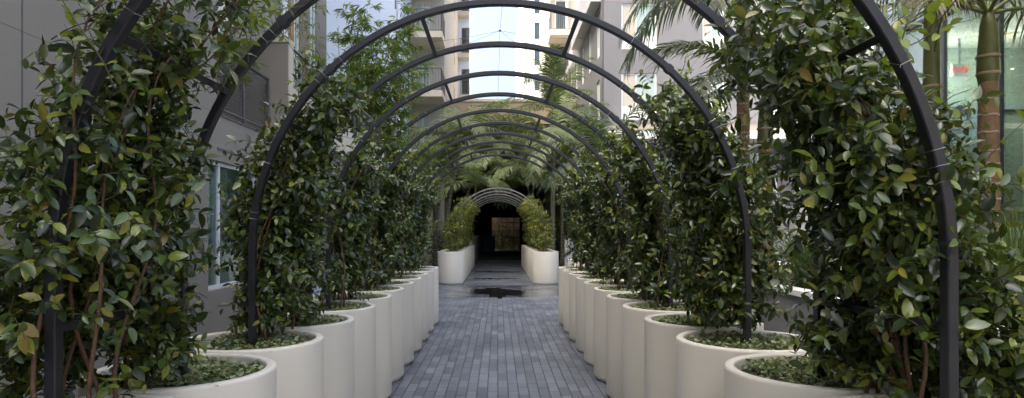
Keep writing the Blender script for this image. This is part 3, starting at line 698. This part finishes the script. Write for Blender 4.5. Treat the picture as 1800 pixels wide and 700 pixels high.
tme = bpy.data.meshes.new_from_object(tmp.evaluated_get(dg)); bpy.data.objects.remove(tmp)
tx = bpy.data.objects.new('lettering', tme); COL.objects.link(tx); tx.parent = t; tx.location = (0, -.004, .04); tx.rotation_euler = (R(90), 0, 0)
LP = [(7.05, 9.0, 'warm round downlight in the lobby ceiling, right of the EXIT sign'), (6.3, 9.35, 'small warm downlight in the lobby ceiling behind the palm trunk'), (7.6, 7.5, 'added unseen downlight brightening the lobby, nearest the camera'), (9.6, 8.4, 'added unseen downlight brightening the lobby, deepest in the ceiling')]  # last two are extra lamps out of view that brighten the lobby
pl = None
for x, y, lab in LP:
    if pl is None:
        pl = thing('ceiling_light', lab, 'light', (x, y, 4.33), 'lobby ceiling lights')
        m = MB(); m.lathe([(.0, -.004), (.07, -.004)], 20); obj('lens', m, 'lamp', pl)
        m = MB(); m.lathe([(.07, -.001), (.072, -.02), (.09, -.02), (.092, 0)], 20); obj('rim', m, 'white', pl)
    else: dup(pl, (x, y, 4.33), lab)
    ld = bpy.data.lights.new('lamp_light', 'POINT'); ld.energy = 6; ld.color = (1.0, .86, .68); ld.shadow_soft_size = 0
    lo = bpy.data.objects.new('lamp_light', ld); COL.objects.link(lo); lo.location = (x, y, 3.85)

# planting beds on both sides -------------------------------------------
def bed(x0, x1, y0, y1, h, label):
    t = thing('raised_bed', label, 'planter bed', ((x0+x1)/2, (y0+y1)/2, 0))
    m = MB(); w_ = .14
    m.box(x0, x0+w_, y0, y1, 0, h); m.box(x1-w_, x1, y0, y1, 0, h); m.box(x0+w_, x1-w_, y0, y0+w_, 0, h); m.box(x0+w_, x1-w_, y1-w_, y1, 0, h); obj('bed_wall', m, 'stucco_dark', t, world=True)
    m = MB(); e = .02; m.box(x0-e, x0+w_+e, y0-e, y1+e, h+.001, h+.055); m.box(x1-w_-e, x1+e, y0-e, y1+e, h+.001, h+.055)
    m.box(x0+w_+e, x1-w_-e, y0-e, y0+w_+e, h+.001, h+.055); m.box(x0+w_+e, x1-w_-e, y1-w_-e, y1+e, h+.001, h+.055); obj('bed_cap', m, 'white', t, world=True)
    m = MB(); m.box(x0+w_, x1-w_, y0+w_, y1-w_, h-.3, h-.06); obj('soil', m, 'soil', t, world=True)
    return t
bed(2.95, 5.35, 3.4, 12.5, .98, 'long grey raised bed with white cap behind the right row')
bed(3.3, 5.3, 15.5, 24, .6, 'low grey raised bed at the far right of the court')
bed(-3.75, -2.55, 17.6, 21, .5, 'grey raised bed of bamboo beyond the left balconies')
t = thing('cube_planter', 'square grey planter box of spiky grass beside the far right row', 'planter', (2.78, 22.6, 0))
m = MB(); a = .43
m.box(-a, a, -a, -a+.06, 0, 1.37); m.box(-a, a, a-.06, a, 0, 1.37); m.box(-a, -a+.06, -a+.06, a-.06, 0, 1.37); m.box(a-.06, a, -a+.06, a-.06, 0, 1.37); obj('box', m, 'stucco_white', t)
m = MB(); m.box(-a+.06, a-.06, -a+.06, a-.06, 1.1, 1.28); obj('soil', m, 'soil', t)
t = thing('path_light', 'thin white post light standing in the square planter box', 'post light', (2.98, 22.4, 1.28))
m = MB(); m.tube([(0, 0, 0), (0, 0, .42)], .03, 8); obj('post', m, 'white', t); m = MB(); m.lathe([(0, .5), (.04, .49), (.045, .42), (0, .42)], 12); obj('cap', m, 'white', t)

def blade_tuft(loc, n, hgt, spread, seed, label, mat='grass', name='grass_clump', cat='ornamental grass', group='grass clumps in the beds', wd=.012):
    g = np.random.default_rng(seed); K = 5; V = []; 
    a = g.random(n)*6.283; r0 = g.random(n)*.09; ht = hgt*g.uniform(.55, 1.05, n); sp = spread*g.uniform(.2, 1, n)
    base = np.stack([np.cos(a)*r0, np.sin(a)*r0, 0*a], 1); out = np.stack([np.cos(a), np.sin(a), 0*a], 1); side = np.stack([-np.sin(a), np.cos(a), 0*a], 1)
    tw_ = g.normal(0, .6, n)[:, None]; side = unit(side+out*tw_)
    for k in range(K):
        f = k/(K-1); c = base+out*(sp*f**1.7)[:, None]+np.array([0, 0, 1])*(ht*(f-.28*f**3))[:, None]; w_ = wd*(1-f*.93)*.5
        V += [c-side*w_, c+side*w_]
    V = np.stack(V, 1); o = (np.arange(n)*2*K)[:, None]
    F = [np.concatenate([o+np.array([(2*k, 2*k+1, 2*k+3, 2*k+2)]) for k in range(K-1)])]
    t = thing(name, label, cat, loc, group); npobj('blades', V.reshape(-1, 3), F, mat, t); return t
blade_tuft((2.7, 22.6, 1.27), 260, .75, .4, 1, 'spiky green grass growing in the square planter box')
for k, (x, y, h_, lab) in enumerate([(3.55, 4.5, 1.15, 'tall green grass clump in front of the glass lobby'), (3.9, 5.1, 1.25, 'tall grass clump at the foot of the right palm trunk'), (4.5, 5.6, 1.2, 'grass clump close to the lobby glass'),
        (3.3, 7.0, 1.0, 'grass clump at the foot of the orange ringed palm trunk'), (3.7, 7.7, 1.0, 'grass clump right of the orange ringed palm trunk'), (3.2, 9.6, 1.1, 'grass clump at the far end of the long right bed'), (3.35, 11, 1.2, 'bright grass clump furthest along the long right bed')]):
    blade_tuft((x, y, .92), 330, h_, .55, 20+k, lab)
def shrub(loc, rad, n, L, mat, seed, label, W=.5, name='shrub', group='shrubs in the beds', hz=1.0, detail=1):
    g = np.random.default_rng(seed); t = thing(name, label, 'shrub', loc, group); PP, DD, NN = [], [], []; st = MB()
    nb = max(8, n//22)
    for k in range(nb):
        d = unit(g.normal(0, 1, 3)*[1, 1, .7]+[0, 0, .7]); ln = rad*g.uniform(.55, 1.05); tip = d*ln*np.array([1, 1, hz])+np.array([0, 0, rad*.25*hz])
        mid = tip*.5+g.normal(0, .06*rad, 3); st.tube([(0, 0, 0), tuple(mid), tuple(tip)], [.012*rad+.003, .006, .002], 4, cap=False)
        for j in range(n//nb):
            f = g.uniform(.45, 1.05); q = tip*f+g.normal(0, .09*rad, 3); PP.append(q); DD.append(d+g.normal(0, .7, 3)-[0, 0, .3]); NN.append(g.normal(0, .5, 3)+[0, 0, .8]+d*.4)
    ln = g.uniform(.7, 1.2, len(PP))*L; V, F = leaves(np.array(PP), np.array(DD), np.array(NN), ln, ln*W, detail)
    obj('stem', st, 'bark', t); npobj('foliage', V, F, mat, t); return t
shrub((3.62, 4.05, .92), .5, 700, .085, 'lime', 41, 'yellow green shrub at the right edge of the photo', .32, hz=.8)
shrub((3.35, 3.75, .92), .42, 500, .08, 'bamboo', 42, 'mid green low shrub in front of the yellow green one', hz=.7)
shrub((3.35, 5.7, .92), .55, 800, .08, 'leaf', 43, 'dark leafy shrub in the right bed between the grass clumps')
shrub((3.5, 8.6, .92), .7, 900, .08, 'leaf', 44, 'dark leafy shrub in the right bed beyond the ringed palm')
shrub((3.7, 10.4, .92), .9, 1200, .09, 'bamboo', 45, 'bright green bushy shrub at the end of the right bed', hz=1.1)
shrub((3.9, 12.0, .92), .9, 1000, .09, 'bamboo', 48, 'bright green shrub behind the bushy one at the bed end', hz=1.2)
shrub((3.9, 17, .55), 1.2, 1300, .11, 'leaf', 46, 'large dark shrub in the far right bed', hz=1.2)
shrub((4.2, 20, .55), 1.3, 1300, .11, 'leaf', 47, 'large dark shrub at the back of the far right bed', hz=1.3)
shrub((2.9, 32.5, 0), 1.6, 1800, .14, 'leaf', 49, 'dark bush against the passage building right of the far tunnel', hz=1.5)
shrub((-2.3, 33.0, 0), 1.2, 1500, .13, 'leaf', 50, 'dark bush against the passage building left of the far tunnel', hz=1.8)
shrub((-2.6, 29.5, 0), .9, 900, .13, 'leaf', 55, 'dark bush beside the white wall at far left', hz=1.6)
shrub((-.1, 56.3, 0), 1.3, 900, .2, 'leaf', 51, 'dark tree like bush before the tan end wall', hz=1.6)
shrub((1.9, 56.5, 0), 1.2, 800, .2, 'leaf', 52, 'second dark bush right of it before the tan end wall', hz=1.5)

# ------------------------------------------------------------------ palms
def frond(g, az, el, L, droop, mat, parent, nl=44, llen=.5, lw=.028, hang=.5):
    K = 16; p = np.zeros(3); d = np.array([math.cos(az)*math.cos(el), math.sin(az)*math.cos(el), math.sin(el)]); pts, ds = [], []
    for k in range(K+1):
        pts.append(p.copy()); ds.append(d.copy()); d = unit(d+np.array([0, 0, -droop/K*(.5+1.2*k/K)])); p = p+d*(L/K)
    pts, ds = np.array(pts), np.array(ds)
    m = MB(); m.tube([tuple(q) for q in pts], [.016*(1-.85*k/K)+.002 for k in range(K+1)], 5, cap=False)
    t = np.linspace(.12, 1, nl)*K; i = np.minimum(t.astype(int), K-1); fr = (t-i)[:, None]
    q = pts[i]*(1-fr)+pts[i+1]*fr; ax = unit(ds[i]*(1-fr)+ds[i+1]*fr); sd_ = unit(np.cross(ax, [0, 0, 1.])); u = t/K
    ll = llen*(.35+.65*np.sin(np.pi*np.clip(u*.86+.08, 0, 1))**.8); V = []; NS = 4
    out = []
    for s in (-1, 1):
        base = q+g.normal(0, .006, q.shape); dd = unit(sd_*s*(1-.35*u)[:, None]+ax*(.35+.5*u)[:, None]+g.normal(0, .07, q.shape)+[0, 0, .1])
        c = base.copy(); cc = []; di = dd.copy(); wd = unit(np.cross(di, np.cross(di, [0, 0, 1.])+1e-6)); wd = unit(ax-di*np.sum(ax*di, 1, keepdims=True))
        for k in range(NS+1):
            f = k/NS; w_ = lw*(.55+.9*f if f < .4 else .95*(1-f)/.6+.02)*.5
            cc += [c-wd*w_, c+wd*w_]; di = unit(di+np.array([0, 0, -hang/NS*2*(.4+f)])); c = c+di*(ll/NS)[:, None]
        out.append(np.stack(cc, 1))
    V = np.concatenate(out); n = len(V); o = (np.arange(n)*2*(NS+1))[:, None]
    F = [np.concatenate([o+np.array([(2*k, 2*k+1, 2*k+3, 2*k+2)]) for k in range(NS)])]
    f = npobj('frond', V.reshape(-1, 3), F, mat, parent); r_ = obj('rachis', m, 'rachis', f, True)
    return f
def palm(loc, h, label, seed, r=.085, L=2.0, nf=11, shaft=.7, mat='palm', fronds=None, llen=.5, lean=(0, 0), lw=.03, hang=.5, bark='palm_trunk'):
    g = np.random.default_rng(seed); t = thing('palm_tree', label, 'palm', loc, 'palms in the court')
    m = MB(); K = 26; path, rr = [], []
    for k in range(K+1):
        f = k/K; path.append((lean[0]*f*f, lean[1]*f*f, h*f)); rr.append(r*(1.25-.35*f if f > .06 else 1.5))
    m.tube(path, rr, 14)
    n = int(h/.14)
    for k in range(1, n):
        f = (k+g.uniform(-.15, .15))/n; c = (lean[0]*f*f, lean[1]*f*f, h*f); q = r*(1.25-.35*f)
        vs_ = [(c[0]+rad*math.cos(2*math.pi*j/14), c[1]+rad*math.sin(2*math.pi*j/14), c[2]+dz+.006*math.sin(j*2+k)) for rad, dz in ((q-.002, -.013), (q+.007, -.006), (q+.005, .006), (q-.002, .011)) for j in range(14)]
        m.add(vs_, [(a*14+j, a*14+(j+1) % 14, (a+1)*14+(j+1) % 14, (a+1)*14+j) for a in range(3) for j in range(14)], 1)
    obj('trunk', m, [bark, 'palm_ring'], t, True)
    m = MB(); prof = [(r*.92, 0), (r*1.12, .12*shaft), (r*1.0, .45*shaft), (r*.8, .8*shaft), (r*.45, shaft*1.02), (.0, shaft*1.08)]
    m.lathe(prof, 16); m.v = [(x+lean[0], y+lean[1], z+h) for x, y, z in m.v]
    for zz in (.12, .36): m.lathe([(r*1.13, h+zz*shaft-.012), (r*1.17, h+zz*shaft), (r*1.12, h+zz*shaft+.012)], 16, lean[0], lean[1], 1)
    obj('crownshaft', m, ['crownshaft', 'palm_ring'], t, True)
    specs = fronds or [(2*math.pi*k/nf+g.uniform(-.25, .25), R(g.choice([70, 48, 28, 8])+g.uniform(-8, 8)), L*g.uniform(.85, 1.1), g.uniform(.9, 1.6)) for k in range(nf)]
    for az, el, ln, dr in specs:
        f = frond(g, az, el, ln, dr, mat, t, llen=llen, lw=lw, hang=hang); f.location = (lean[0], lean[1], h+shaft*.96)
    return t
# near right palms: trunks and the fronds that reach into the photograph
A = math.pi
palm((3.27, 8.0, .9), 1.72, 'palm with reddish ringed trunk behind the second right arch', 1, .085, 1.7, 9, .68, 'palm_dark', llen=.46, lw=.038,
     fronds=[(A*.98, .55, 1.7, 1.7), (A*1.06, .95, 1.7, 1.9), (A*1.12, .25, 1.6, 1.5), (A*1.2, .6, 1.6, 1.8), (A*1.3, .9, 1.3, 1.4), (A*.85, 1.0, 1.7, 1.5), (A*.6, .5, 1.6, 1.4), (.3, .6, 1.6, 1.5), (-.4, .9, 1.5, 1.2), (A*1.5, 1.1, 1.3, 1.2), (A*.2, 1.1, 1.7, 1.3)])
palm((3.98, 6.0, .9), 1.25, 'palm with long smooth green trunk left of the lobby mullion', 2, .07, 1.9, 8, 2.2, 'palm_dark', llen=.45)
palm((4.16, 5.55, .9), 1.98, 'stout palm with orange brown ringed trunk before the EXIT sign', 3, .078, 1.9, 8, .6, 'palm_dry', llen=.55, lw=.02, hang=.9,
     fronds=[(A*1.02, .35, 1.5, 1.2), (A*1.2, .55, 1.3, 1.5), (A*1.42, .6, 1.2, 1.6), (.1, .3, 1.4, 1.4), (A*.6, .8, 1.6, 1.3), (-.5, .7, 1.4, 1.5), (A*.9, 1.1, 1.5, 1.3), (A*.3, 1.1, 1.5, 1.2)])
palm((3.6, 9.6, .9), 3.55, 'tall palm behind the right vines with fronds hanging from the top edge', 4, .09, 2.2, 9, .9, 'palm_dark', llen=.66, lw=.042, hang=.8,
     fronds=[(A*1.0, .35, 2.2, 1.9), (A*1.08, .15, 2.1, 1.7), (A*1.22, .45, 2.2, 1.9), (A*1.15, .7, 2.2, 2.0), (A*1.3, .2, 1.9, 1.8), (A*.85, .15, 2.2, 1.7), (A*.7, .8, 2.2, 1.6), (A*1.5, .5, 1.9, 1.8), (.2, .6, 2.1, 1.6), (A*.4, .7, 2.1, 1.5), (-.6, .8, 2.0, 1.5)])
# palms around the far tunnel
for k, (x, y, h, L, r, mat, lab) in enumerate([
    (1.65, 30.6, 3.5, 2.4, .075, 'palm_light', 'slender palm with green trunk just right of the far tunnel'),
    (2.05, 24.6, 4.3, 2.4, .08, 'palm', 'slender palm beside it with a higher crown against the grey building'),
    (-2.0, 31.2, 3.0, 2.5, .09, 'palm_light', 'palm with drooping pale fronds above the far tunnel at left'),
    (-2.1, 25.5, 4.4, 2.5, .08, 'palm', 'palm with feathery crown left of the sky gap'),
    (-2.35, 33.6, 4.2, 2.4, .09, 'palm_light', 'leaning palm whose crown stands above the middle of the far tunnel'),
    (2.9, 29.5, 4.9, 2.5, .09, 'palm', 'dense palm before the grey building corner'),
    (2.35, 27.6, 6.0, 2.3, .08, 'palm', 'tallest palm of the court right of the sky gap'),
    (-2.3, 34.6, 5.0, 2.6, .09, 'palm', 'tall leaning palm whose crown hides the tan block left of the centre line'),
    (2.2, 34.8, 5.3, 2.6, .09, 'palm', 'tall leaning palm whose crown hides the tan block right of the centre line'),
    (2.9, 34.2, 4.4, 2.5, .09, 'palm', 'palm close against the dark block behind the far right row'),
    (3.3, 20.5, 3.2, 2.2, .09, 'palm_dark', 'dark palm in the far right bed'),
    (-2.55, 27, 3.3, 2.2, .08, 'palm', 'palm beside the column of the beige tower')]):
    palm((x, y, 0), h, lab, 60+k, r*.8, L*1.1, 15, .8, mat, llen=.75, lw=.05, hang=.7, bark='palm_bark_grey', lean={2: (.95, 0), 3: (.55, 0), 4: (2.4, -.6), 7: (1.4, 0), 8: (-1.1, 0)}.get(k, (0, 0)))

# ------------------------------------------------------------------ bamboo
def bamboo(loc, nculm, h, spread, seed, label, nleaf=9, mat='bamboo', low=.35, L=.15, nbr=3):
    g = np.random.default_rng(seed); t = thing('bamboo_clump', label, 'bamboo', loc, 'bamboo clumps'); PP, DD, NN = [], [], []
    for c in range(nculm):
        a = g.random()*6.283; b0 = np.array([math.cos(a), math.sin(a), 0])*g.random()*.25; tip = b0+np.array([math.cos(a), math.sin(a), 0])*spread*g.uniform(.3, 1); hh = h*g.uniform(.7, 1.02)
        K = 14; path = []; 
        for k in range(K+1):
            f = k/K; path.append(b0+(tip-b0)*f**2.2+np.array([0, 0, hh*(f-.12*f**4)]))
        m = MB(); m.tube([tuple(q) for q in path], [.013*(1-.8*k/K) for k in range(K+1)], 6); obj('culm', m, 'culm', t, True)
        for k in range(int(K*low), K+1):
            for br in range(nbr):
                a2 = g.random()*6.283; d = np.array([math.cos(a2), math.sin(a2), g.uniform(.0, .5)]); ln = g.uniform(.25, .6)
                for j in range(nleaf):
                    f = g.uniform(.2, 1); q = path[k]+d*ln*f-np.array([0, 0, .25*ln*f*f]); PP.append(q); DD.append(d+g.normal(0, .5, 3)-[0, 0, .55]); NN.append(g.normal(0, .5, 3)+[0, 0, 1.])
    ln = g.uniform(.7, 1.25, len(PP))*L; V, F = leaves(np.array(PP), np.array(DD), np.array(NN), ln, ln*.17, 1, .15, .25); npobj('foliage', V, F, mat, t)
    return t
bamboo((-3.35, 18.6, .42), 18, 8.4, 1.5, 1, 'tall bright bamboo clump before the pale blue tower', 9, L=.23, nbr=7)
bamboo((-2.85, 20.0, .42), 9, 4.6, 1.0, 2, 'lower yellow green bamboo clump right of the tall one', 10, L=.2, nbr=7)
bamboo((-3.75, 12.0, 3.22), 7, 5.2, .55, 3, 'thin bamboo with orange culms on the left balcony', 3, low=.2)
bamboo((-3.9, 8.6, 2.98), 7, 2.6, .8, 4, 'small bamboo growing above the mesh railed balcony', 7, low=.3, L=.14)

# ------------------------------------------------------------------ overhead cables
t = thing('cable_net', 'thin overhead cables meeting at a hub above the path', 'cable', (.1, 30, 10.8))
for q in ((-4.5, 3.6, .5), (4.2, 2.9, .5), (-4.5, 1.2, -1.1), (4.2, 5, -1.4), (.15, -9, -.6), (-.1, 6.0, -2.0)):
    m = MB(); pts = []
    for k in range(9):
        f = k/8; pts.append((q[0]*f, q[1]*f, q[2]*f-.5*math.sin(math.pi*f)*.25))
    m.tube(pts, .009, 4); obj('cable', m, 'alu', t)
m = MB(); m.lathe([(0, -.05), (.06, -.03), (.06, .03), (0, .05)], 10); obj('hub', m, 'alu', t)
